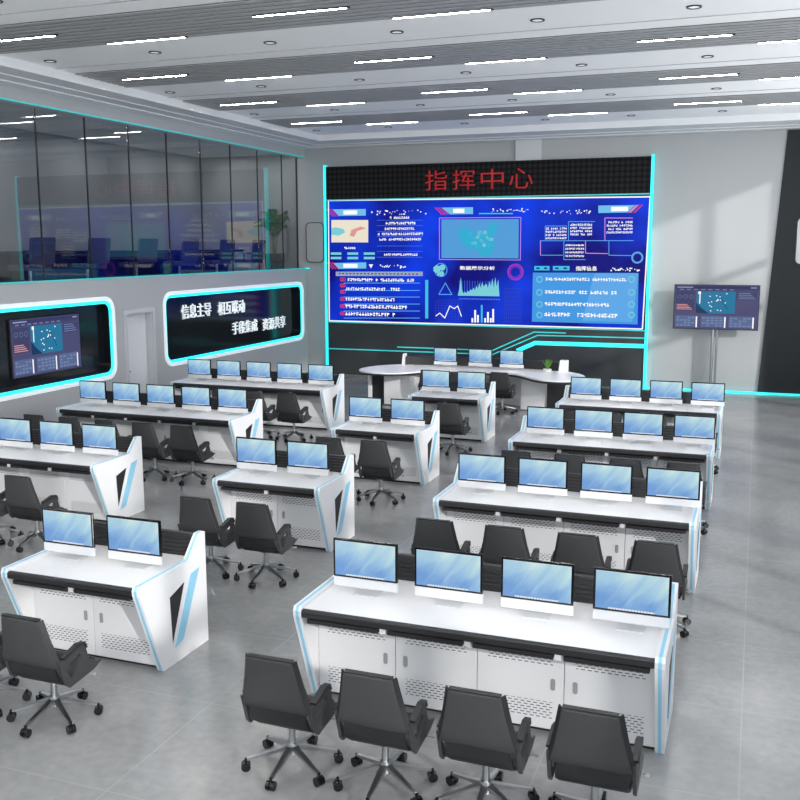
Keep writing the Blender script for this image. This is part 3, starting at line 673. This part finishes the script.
for bi, y in enumerate([11.60-5.9, 11.60-2.95, 11.60, 14.60, 17.55, 20.45]):
    for k in range(7):
        x = -9.62+1.76*k
        if x > 2: continue
        if dl0 is None:
            o = empty('downlight', (x, y, 5.885)); n = 20
            bm = NB(); ci = lambda r: [(r*math.cos(2*math.pi*i/n), r*math.sin(2*math.pi*i/n)) for i in range(n)]
            prism(bm, ci(.085), XY, -.012, 0, holes=[ci(.062)[::-1]]); build('ring', bm, 'black', o)
            bm = NB(); prism(bm, ci(.062), XY, -.006, 0); build('lens', bm, 'spot', o); dl0 = o
        else: o = copy_tree(dl0); o.location = (x, y, 5.885)
        w = ['before the nearest row in view', 'just before the nearest row in view', 'in the row nearest the camera', 'in the second row back', 'in the third row back', 'in the farthest row'][bi]
        tag(o, 'round black-rimmed ceiling downlight, %s from the left %s' % (['first', 'second', 'third', 'fourth', 'fifth', 'sixth', 'seventh'][k], w), 'downlight', 'downlights in the white ceiling panels')

# ================================================================ FURNITURE
PROF = [(.26, 0), (.905, 0), (.905, .945), (.835, .945), (.672, .772), (0, .772), (-.018, .742), (-.014, .70)]
def side_panel(par, x0, x1, out):
    bm = NB(); prism(bm, PROF, YZ, x0, x1)
    es = [e for e in bm.edges if abs((e.verts[0].co-e.verts[1].co).x) < 1e-6 and len(e.link_faces) == 2 and e.calc_face_angle(0) > .5]
    bmesh.ops.bevel(bm, geom=es, offset=.004, segments=1, affect='EDGES')
    p = build('side_panel', bm, 'white', par)
    bm = NB(); xm = (x0+x1)/2; path = [(.26, .0), (-.014, .70), (-.018, .742), (0, .772), (.672, .772), (.835, .945), (.87, .945)]; w = .022
    C = Vector((.45, .4)); offs = []
    n = len(path); outl, inl = [], []
    for i, q in enumerate(path):
        a = Vector(path[max(i-1, 0)]); c = Vector(path[min(i+1, n-1)]); v = Vector(q)
        d1 = (v-a).normalized() if i else (c-v).normalized(); d2 = (c-v).normalized() if i < n-1 else d1
        t = (d1+d2).normalized(); nn = Vector((-t.y, t.x)); 
        outl.append(v+nn*.003); inl.append(v-nn*.004)
    prism(bm, [tuple(a) for a in outl]+[tuple(a) for a in inl[::-1]], YZ, xm-w/2, xm+w/2)
    build('edge_light', bm, 'blue', p)
    xo = x1 if out > 0 else x0; a, b_ = (xo-.001, xo+.003) if out > 0 else (xo-.003, xo+.001)
    bm = NB(); prism(bm, [(.372, .560), (.575, .618), (.390, .185)], YZ, a, b_); build('black_inlay', bm, 'black', p)
    bm = NB(); prism(bm, [(.672, .655), (.80, .672), (.535, .155), (.418, .128)], YZ, a, b_); build('blue_inlay', bm, 'blue', p)
def desk(n, Wd):
    root = empty('console_desk'); T = .062; x0, x1 = T, Wd-T; s = (x1-x0)/n
    side_panel(root, 0, T, -1); side_panel(root, Wd-T, Wd, 1)
    bm = NB(); box(bm, (x0, .0165, .715), (x1, .80, .752), 0, .002); build('desktop', bm, 'white', root)
    bm = NB(); loft(bm, [[(x, y, z) for y, z in ((-.014, .698), (-.020, .706), (-.018, .740), (-.010, .750), (.002, .7535), (.016, .7535), (.016, .693), (-.006, .693))] for x in (x0+.002, x1-.002)]); build('padded_edge', bm, 'black', root)
    bm = NB(); prism(bm, [(.80, .62), (.80, .752), (.842, .932), (.888, .932), (.888, .62)], YZ, x0, x1)
    for k in range(5):
        t = (k+.6)/5.6; y, z = .80+.042*t, .752+.18*t; box(bm, (x0, y-.010, z-.004), (x1, y+.004, z+.010))
    build('louvred_rail', bm, 'blackrail', root)
    bm = NB(); box(bm, (x0, .30, 0), (x1, .88, .03)); build('plinth', bm, 'black', root)
    for i in range(n):
        a = x0+i*s; b_ = a+s
        bm = NB(); box(bm, (a+.001, .275, .03), (b_-.001, .885, .70)); cb = build('cabinet', bm, 'whitemetal', root)
        bm = NB(); box(bm, (-s/2+.0025, -.016, .035), (s/2-.0025, 0, .60), 0, .002); d_ = build('door', bm, 'slots', cb); d_.location = ((a+b_)/2, .275, 0)
        hx = (s/2-.075)*(1 if i % 2 == 0 else -1)
        bm = NB(); prism(bm, rrect(hx-.016, .318, hx+.016, .402, .015, 4), XZ, -.019, -.015); build('handle', bm, 'handle', d_)
        bm = NB(); box(bm, (a+.035, -.002, .652), (b_-.03, .26, .684), 0, .004); tr = build('keyboard_tray', bm, 'black', root)
        if i < n-1 or n == 1:
            bm = NB(); box(bm, (b_-.022, .01, .650), (b_+.022, .28, .693)); build('tray_bracket', bm, 'silver', root)
    return root
def monitor():
    r = empty('computer_monitor')
    bm = NB(); box(bm, (-.25, -.008, .122), (.25, .014, .410), 0, .003); build('bezel', bm, 'bezel', r)
    bm = NB(); box(bm, (-.234, -.0095, .137), (.234, -.008, .395)); build('screen', bm, 'wallpaper', r)
    bm = NB(); box(bm, (-.25, -.008, .052), (.25, .014, .1215), 0, .003); build('chin', bm, 'silver', r)
    bm = NB(); loft(bm, [[(a, .014, b) for a, b in rrect(-.24, .06, .24, .40, .03, 2)], [(a*.8, .032, .23+(b-.23)*.8) for a, b in rrect(-.24, .06, .24, .40, .03, 2)], [(a*.4, .044, .23+(b-.23)*.4) for a, b in rrect(-.24, .06, .24, .40, .03, 2)]]); build('rear_shell', bm, 'silver', r, True)
    bm = NB(); prism(bm, [(-.02, 0), (.165, 0), (.165, .006), (.112, .012), (.058, .20), (.036, .20), (.09, .008), (-.02, .005)], YZ, -.092, .092); build('stand', bm, 'silver', r)
    return r
def chair():
    r = empty('swivel_chair')
    def ring(y, z, w, th, ang):
        c, s = math.cos(ang), math.sin(ang); out = []
        for a, b_ in ((-w, -th/2+.006), (-w+.012, -th/2), (w-.012, -th/2), (w, -th/2+.006), (w, th/2-.010), (w-.018, th/2), (-w+.018, th/2), (-w, th/2-.010)):
            out.append((a, y+b_*c, z+b_*s))
        return out
    bm = NB(); loft(bm, [ring(-.268, .836, .144, .030, .15), ring(-.268, .829, .151, .044, .15), ring(-.252, .745, .165, .048, .2), ring(-.232, .65, .184, .050, .22), ring(-.212, .555, .205, .048, .2), ring(-.200, .490, .222, .040, .15), ring(-.197, .480, .216, .026, .1)])
    bk = build('backrest', bm, 'fabric', r, True, 50)
    bm = NB()
    for s in (-1, 1):
        for p, q in (((s*.152, -.268, .832), (s*.186, -.232, .65)), ((s*.186, -.232, .65), (s*.222, -.200, .485))): bar(bm, p, q, .010, .052, .010, .048)
    bar(bm, (-.149, -.266, .838), (.149, -.266, .838), .040, .008, .040, .008)
    build('piping', bm, 'trimdark', bk)
    # seat: a shell that drops from the back, turns forward and carries the cushion
    path = [(-.190, .478, .190, .024, .30), (-.180, .430, .194, .032, .38), (-.158, .375, .198, .038, .42), (-.132, .340, .202, .044, -.55), (-.095, .328, .206, .050, -1.30), (0, .345, .218, .056, -1.42), (.11, .365, .222, .056, -1.42), (.19, .378, .214, .044, -1.42), (.215, .380, .19, .02, -1.42)]
    bm = NB(); loft(bm, [[(x, y, z) for x, y, z in ring(y, z, w, th, ang+0)] for y, z, w, th, ang in path])
    build('seat', bm, 'seat', r, True, 50)
    out = [(-.212, .535), (-.172, .530), (-.012, .572), (.035, .568), (.062, .532), (.092, .430), (.165, .392), (.225, .375), (.14, .340), (-.115, .312), (-.15, .345)]
    hole = [(-.155, .470), (-.005, .515), (.012, .490), (-.075, .370), (-.112, .385)]
    for s in (-1, 1):
        xo = .232*s; bm = NB(); prism(bm, out, YZ, xo-.010, xo+.010, holes=[hole[::-1]])
        a_ = build('armrest', bm, 'fabric', r)
        bm = NB(); bar(bm, (xo, -.165, .538), (xo, -.012, .578), .040, .016, .042, .018); bar(bm, (xo, -.012, .578), (xo, .045, .570), .042, .018, .036, .016); bar(bm, (xo, .045, .570), (xo, .072, .526), .036, .016, .030, .012)
        build('arm_pad', bm, 'trimdark', a_)
    bm = NB(); tube(bm, (0, 0, .10), (0, 0, .31), .022, .022, 14); tube(bm, (0, 0, .29), (0, 0, .312), .07, .09, 14); tube(bm, (0, 0, .095), (0, 0, .165), .042, .034, 16)
    build('gas_post', bm, 'chrome', r, True)
    bm = NB(); bar(bm, (.10, .06, .318), (.27, .10, .322), .012, .010, .012, .010); tube(bm, (.26, .098, .322), (.285, .104, .322), .012, n=8); build('lever', bm, 'handle', r)
    for k in range(6):
        a = math.pi/2+k*math.pi/3; c, s = math.cos(a), math.sin(a)
        bm = NB(); bar(bm, (c*.03, s*.03, .135), (c*.285, s*.285, .075), .040, .026, .022, .014); lg = build('leg', bm, 'chrome', r)
        bm = NB(); p = Vector((c*.293, s*.293, .03)); t_ = Vector((-s, c, 0))
        tube(bm, p-t_*.026, p-t_*.004, .030, n=14); tube(bm, p+t_*.004, p+t_*.026, .030, n=14); tube(bm, p+Vector((0, 0, .0)), p+Vector((0, 0, .05)), .010, n=8)
        build('caster', bm, 'bezel', lg, True)
    return r

# console desks in three columns
XR0, XM0, XL0 = -2.932, -5.45, -10.21
FIT = {'r1': (-2.553, 5.746), 'm1': (-5.125, 5.675), 'm2': (-5.128, 8.81), 'l1': (-9.823, 8.886), 'm3': (-5.104, 11.939), 'm4': (-5.09, 15.082), 'l2': (-9.819, 12.002), 'l3': (-9.827, 15.142), 'r2': (-2.542, 8.848), 'r3': (-2.531, 11.95), 'r4': (-2.518, 15.065)}
specs = [  # key, seats, x, y, label, short
 ('r1', 4, XR0, 5.725, 'long white four-seat console desk nearest the camera at right, cyan-blue edge strips', 'the nearest long desk at right'),
 ('r2', 4, XR0, 8.845, 'long white four-seat console desk, second from the front in the right column', 'the second long desk of the right column'),
 ('r3', 4, XR0, 11.95, 'long white four-seat console desk, third from the front in the right column', 'the third long desk of the right column'),
 ('r4', 4, XR0, 15.065, 'long white four-seat console desk farthest back in the right column, beside the display stand', 'the farthest long desk of the right column'),
 ('m1', 2, XM0, 5.69, 'white two-seat console desk at the near left with a black and blue side inlay', 'the nearest two-seat desk at left'),
 ('m2', 2, XM0, 8.81, 'white two-seat console desk in the middle aisle, second from the front', 'the second two-seat desk in the middle'),
 ('m3', 2, XM0, 11.94, 'white two-seat console desk in the middle aisle, third from the front', 'the third two-seat desk in the middle'),
 ('m4', 2, XM0, 15.08, 'white two-seat console desk nearest the curved command desk', 'the desk before the command desk'),
 ('l1', 5, XL0, 8.88, 'long white five-seat console desk cut off by the left edge of the picture', 'the long desk cut by the left edge'),
 ('l2', 5, XL0, 12.00, 'long white five-seat console desk in front of the door in the left wall', 'the long desk before the left-wall door'),
 ('l3', 5, XL0, 15.14, 'long white five-seat console desk below the white slogan niche', 'the long desk below the slogan niche')]
WD = {2: 1.285, 4: 2.53, 5: 3.15}
protos = {}; order = {}
ORD = ['first', 'second', 'third', 'fourth', 'fifth']
mon0 = None; ch0 = None
for key, n, x, y, lab, short in specs:
    if n not in protos: protos[n] = desk(n, WD[n]); o = protos[n]
    else: o = copy_tree(protos[n])
    o.location = (x, y, 0); tag(o, lab, 'desk', 'white console desks')
    y = FIT[key][1]; o.location = (x, y, 0)
    s = .633 if n != 4 else .630
    mx = {2: .352, 4: .382, 5: .372}[n]
    if key == 'm1': mx = .30+.03
    if key == 'm3': mx = .335
    first = 1 if key == 'l1' else 0
    for k in range(first, n):
        if mon0 is None: mon0 = monitor(); q = mon0
        else: q = copy_tree(mon0)
        q.location = (FIT[key][0]+k*s, y+.40, .7535)
        w = ORD[k]+' from the left' if key != 'l1' else ['', 'fourth from the right', 'third from the right', 'second from the right', 'rightmost'][k]
        tag(q, 'blue-wallpaper monitor, %s on %s' % (w, short), 'monitor', 'monitors on the console desks')
    if key == 'm3': cl = (0, 1)
    else: cl = range(n)
    for k in cl:
        if key == 'l1' and k < 2: continue
        if ch0 is None: ch0 = chair(); q = ch0
        else: q = copy_tree(ch0)
        q.location = (x+.325+k*{'r1': .634, 'r2': .645, 'r3': .645, 'r4': .645}.get(key, .63)+{'m1': .035, 'm3': .05, 'm4': .05, 'l1': .035, 'l2': .045, 'l3': .06, 'm2': .075}.get(key, 0), y-{'r1': .70, 'm1': .63, 'm2': .73}.get(key, .69), 0)
        w = ORD[k]+' from the left' if key != 'l1' else ['', '', 'third from the right', 'second from the right', 'rightmost'][k]
        tag(q, 'charcoal swivel chair, %s, at %s' % (w, short), 'chair', 'swivel chairs at the console desks')

# curved command desk
def catmull(pts, n=6):
    out = []; m = len(pts)
    for i in range(m):
        p0, p1, p2, p3 = (Vector(pts[(i+j-1) % m]) for j in range(4))
        for k in range(n):
            t = k/n; out.append(tuple(.5*((2*p1)+(-p0+p2)*t+(2*p0-5*p1+4*p2-p3)*t*t+(-p0+3*p1-3*p2+p3)*t*t*t)))
    return out
TOP = [(-7.66, 18.22), (-7.62, 18.62), (-7.42, 19.0), (-7.05, 19.28), (-6.5, 19.42), (-5.85, 19.50), (-5.15, 19.50), (-4.5, 19.46), (-4.0, 19.40), (-3.5, 19.22), (-3.15, 18.85), (-3.02, 18.4), (-3.12, 18.0), (-3.40, 17.84), (-3.72, 17.86), (-3.98, 18.05), (-4.22, 18.34), (-4.50, 18.58), (-4.90, 18.66), (-5.4, 18.66), (-5.85, 18.64), (-6.15, 18.52), (-6.36, 18.28), (-6.62, 17.96), (-6.92, 17.82), (-7.24, 17.82), (-7.52, 17.95)]
C = empty('command_desk', (-5.35, 18.9, 0)); tag(C, 'white curved command desk with rounded lobes and black end panels before the LED wall', 'desk')
def PC(name, bm, m, sm=False):
    o = build(name, bm, m, None, sm); o.data.transform(Matrix.Translation((5.35, -18.9, 0))); o.parent = C; return o
cm = catmull(TOP); bm = NB(); prism(bm, cm, XY, .722, .752); PC('desktop', bm, 'white')
ins = [(a+(-5.35-a)*.006, b+(18.75-b)*.012) for a, b in cm]; bm = NB(); prism(bm, ins, XY, .68, .722); PC('edge_band', bm, 'black')
for a, b_, y0, y1, m in ((-7.56, -7.48, 18.42, 18.50, 'white'), (-7.48, -7.16, 18.46, 18.95, 'black'), (-7.16, -6.50, 18.32, 19.2, 'whitemetal'), (-4.34, -3.80, 18.66, 19.3, 'whitemetal'), (-3.80, -3.40, 18.62, 19.1, 'black')):
    bm = NB(); box(bm, (a, y0, .02 if m != 'white' else 0), (b_, y1, .68), 0, .004); PC('support_panel' if m == 'black' else ('leg' if m == 'white' else 'cabinet'), bm, m)
bm = NB(); prism(bm, [(-6.5, 19.18), (-5.9, 19.40), (-5.0, 19.40), (-4.34, 19.1), (-4.34, 19.16), (-5.0, 19.46), (-5.9, 19.46), (-6.5, 19.24)], XY, .0, .68); PC('modesty_panel', bm, 'whitemetal')
bm = NB(); line_pts = [(-7.0, 19.30), (-6.4, 19.44), (-5.85, 19.50), (-5.1, 19.50), (-4.3, 19.46), (-3.7, 19.32)]
prism(bm, line_pts+[(a, b-.07) for a, b in line_pts[::-1]], XY, .752, .93); PC('rear_rail', bm, 'blackrail')
for a, b_, y in ((-7.10, -7.03, 19.22), (-3.68, -3.50, 19.12)):
    bm = NB(); prism(bm, [(a, .753), (b_, .753), (b_, .985), (a+.03, .985)], XZ, y, y+.14); PC('end_fin', bm, 'white')
for k, (x, y) in enumerate(((-6.06, 19.06), (-5.30, 19.06), (-4.63, 19.04))):
    q = copy_tree(mon0); q.location = (x, y, .7535); tag(q, 'silver-chinned monitor with blue wallpaper, %s of three on the curved command desk' % ('leftmost', 'middle', 'rightmost')[k], 'monitor', 'monitors on the command desk')
for k, (x, y) in enumerate(((-6.02, 18.12), (-5.38, 18.05), (-4.62, 18.25))):
    q = copy_tree(ch0); q.location = (x, y, 0); tag(q, 'charcoal swivel chair, %s of three at the curved command desk' % ('leftmost', 'middle', 'rightmost')[k], 'chair', 'chairs at the command desk')
# small plant
t = empty('potted_plant', (-3.90, 19.08, .7535)); tag(t, 'small bright green plant in a low white pot on the command desk', 'plant')
bm = NB(); tube(bm, (0, 0, 0), (0, 0, .05), .075, .09, 18); build('pot', bm, 'whitepot', t, True)
bm = NB(); random.seed(5)
for i in range(46):
    a = random.uniform(0, 6.28); l = random.uniform(.10, .22); tl = random.uniform(.1, .75); c, s = math.cos(a), math.sin(a); w = .016
    p = [(c*.01, s*.01, .045), (c*l*tl*.5-s*w, s*l*tl*.5+c*w, .045+l*.55), (c*l*tl, s*l*tl, .045+l), (c*l*tl*.5+s*w, s*l*tl*.5-c*w, .045+l*.55)]
    vs = [bm.verts.new(v) for v in p]; bm.faces.new((vs[0], vs[1], vs[2])); bm.faces.new((vs[0], vs[2], vs[3]))
me_ = build('leaves', bm, 'leaf2', t)

# ---- gallery furniture behind the glass
t = empty('gallery_table', (-12.9, 16.8, 2.45)); tag(t, 'long black conference table behind the upstairs glass', 'table')
bm = NB(); box(bm, (-.55, -5.4, .69), (.55, 5.0, .75), 0, .01); build('tabletop', bm, 'gtable', t)
for y in (-5.0, -2.2, .4, 2.8, 4.5):
    bm = NB(); box(bm, (-.35, y-.04, 0), (.35, y+.04, .69)); build('leg', bm, 'gtable', t)
bm = NB(); box(bm, (-.5, -5.0, .05), (-.45, 4.6, .68)); build('modesty_panel', bm, 'gtable', t)
def gchair():
    r = empty('conference_chair')
    bm = NB(); prism(bm, rrect(-.30, .50, .30, .985, .04, 3), lambda a, b, t_: (t_+.0+(b-.5)*.12, a, b), .0, .06); build('backrest', bm, 'gchair', r)
    bm = NB(); box(bm, (-.50, -.28, .40), (.02, .28, .50), 0, .02, 2); build('seat', bm, 'gchair', r)
    for s in (-1, 1):
        bm = NB(); box(bm, (-.36, s*.29-.02, .64), (.0, s*.29+.02, .67), 0, .005); box(bm, (-.22, s*.29-.012, .44), (-.19, s*.29+.012, .64)); build('armrest', bm, 'black', r)
    bm = NB(); tube(bm, (-.24, 0, .08), (-.24, 0, .40), .03, n=12); build('post', bm, 'chrome', r)
    for k in range(5):
        a = k*2*math.pi/5; bm = NB(); bar(bm, (-.24, 0, .09), (-.24+.3*math.cos(a), .3*math.sin(a), .03), .04, .03, .025, .03); build('leg', bm, 'chrome', r)
    return r
g0 = None
for k, y in enumerate((13.85, 15.42, 17.0, 18.6, 20.2, 21.75)):
    g0 = gchair() if g0 is None else g0; q = g0 if k == 0 else copy_tree(g0)
    q.location = (-11.95, y, 2.45); tag(q, 'slate blue conference chair behind the upstairs glass, %s from the left' % (ORD+['sixth'])[k], 'chair', 'conference chairs in the gallery')
t = empty('potted_palm', (-11.55, 21.95, 2.45)); tag(t, 'green palm in a dark square planter behind the upstairs glass at the corner', 'plant')
bm = NB(); loft(bm, [[(a*s, b*s, z) for a, b in ((-1, -1), (1, -1), (1, 1), (-1, 1))] for s, z in ((.15, 0), (.20, .64))]); build('planter', bm, 'pot', t)
bm = NB(); box(bm, (-.17, -.17, .62), (.17, .17, .645)); build('soil', bm, 'soil', t)
bm = NB(); random.seed(9)
for i in range(5):
    a = random.uniform(0, 6.28); tube(bm, (math.cos(a)*.04, math.sin(a)*.04, .64), (math.cos(a)*.10, math.sin(a)*.10, 1.35), .014, .010, 6)
build('stem', bm, 'stem', t)
bm = NB()
for i in range(34):
    a = random.uniform(0, 6.28); L_ = random.uniform(.50, .78); up = random.uniform(.5, 1.5); c, s = math.cos(a), math.sin(a); z0 = random.uniform(1.05, 1.4); pts = []
    for k in range(9):
        u = k/8; rr = L_*u*.78; pts.append(Vector((c*rr, s*rr, z0+up*L_*(1.5*u-1.1*u*u))))
    for k in range(1, 9):
        p = pts[k]; d_ = (pts[k]-pts[k-1]).normalized(); sd = d_.cross(Vector((0, 0, 1))).normalized(); ll = .22*math.sin(math.pi*min(1, .25+k/10))
        for sg in (-1, 1):
            for h_ in (0, .5):
                p0 = pts[k-1].lerp(p, h_); tip = p0+(sd*sg*.75+d_*.65).normalized()*ll+Vector((0, 0, -.05)); w_ = d_*.017
                vs = [bm.verts.new(v) for v in (p0-w_, p0+w_, p0.lerp(tip, .5)+w_*1.2, tip, p0.lerp(tip, .5)-w_*1.2)]; bm.faces.new(vs)
for v in bm.verts: v.co.y = min(v.co.y, .58); v.co.x = min(v.co.x, .26)
build('fronds', bm, 'leaf', t)
for m_ in (M['leaf'], M['leaf2']): pass
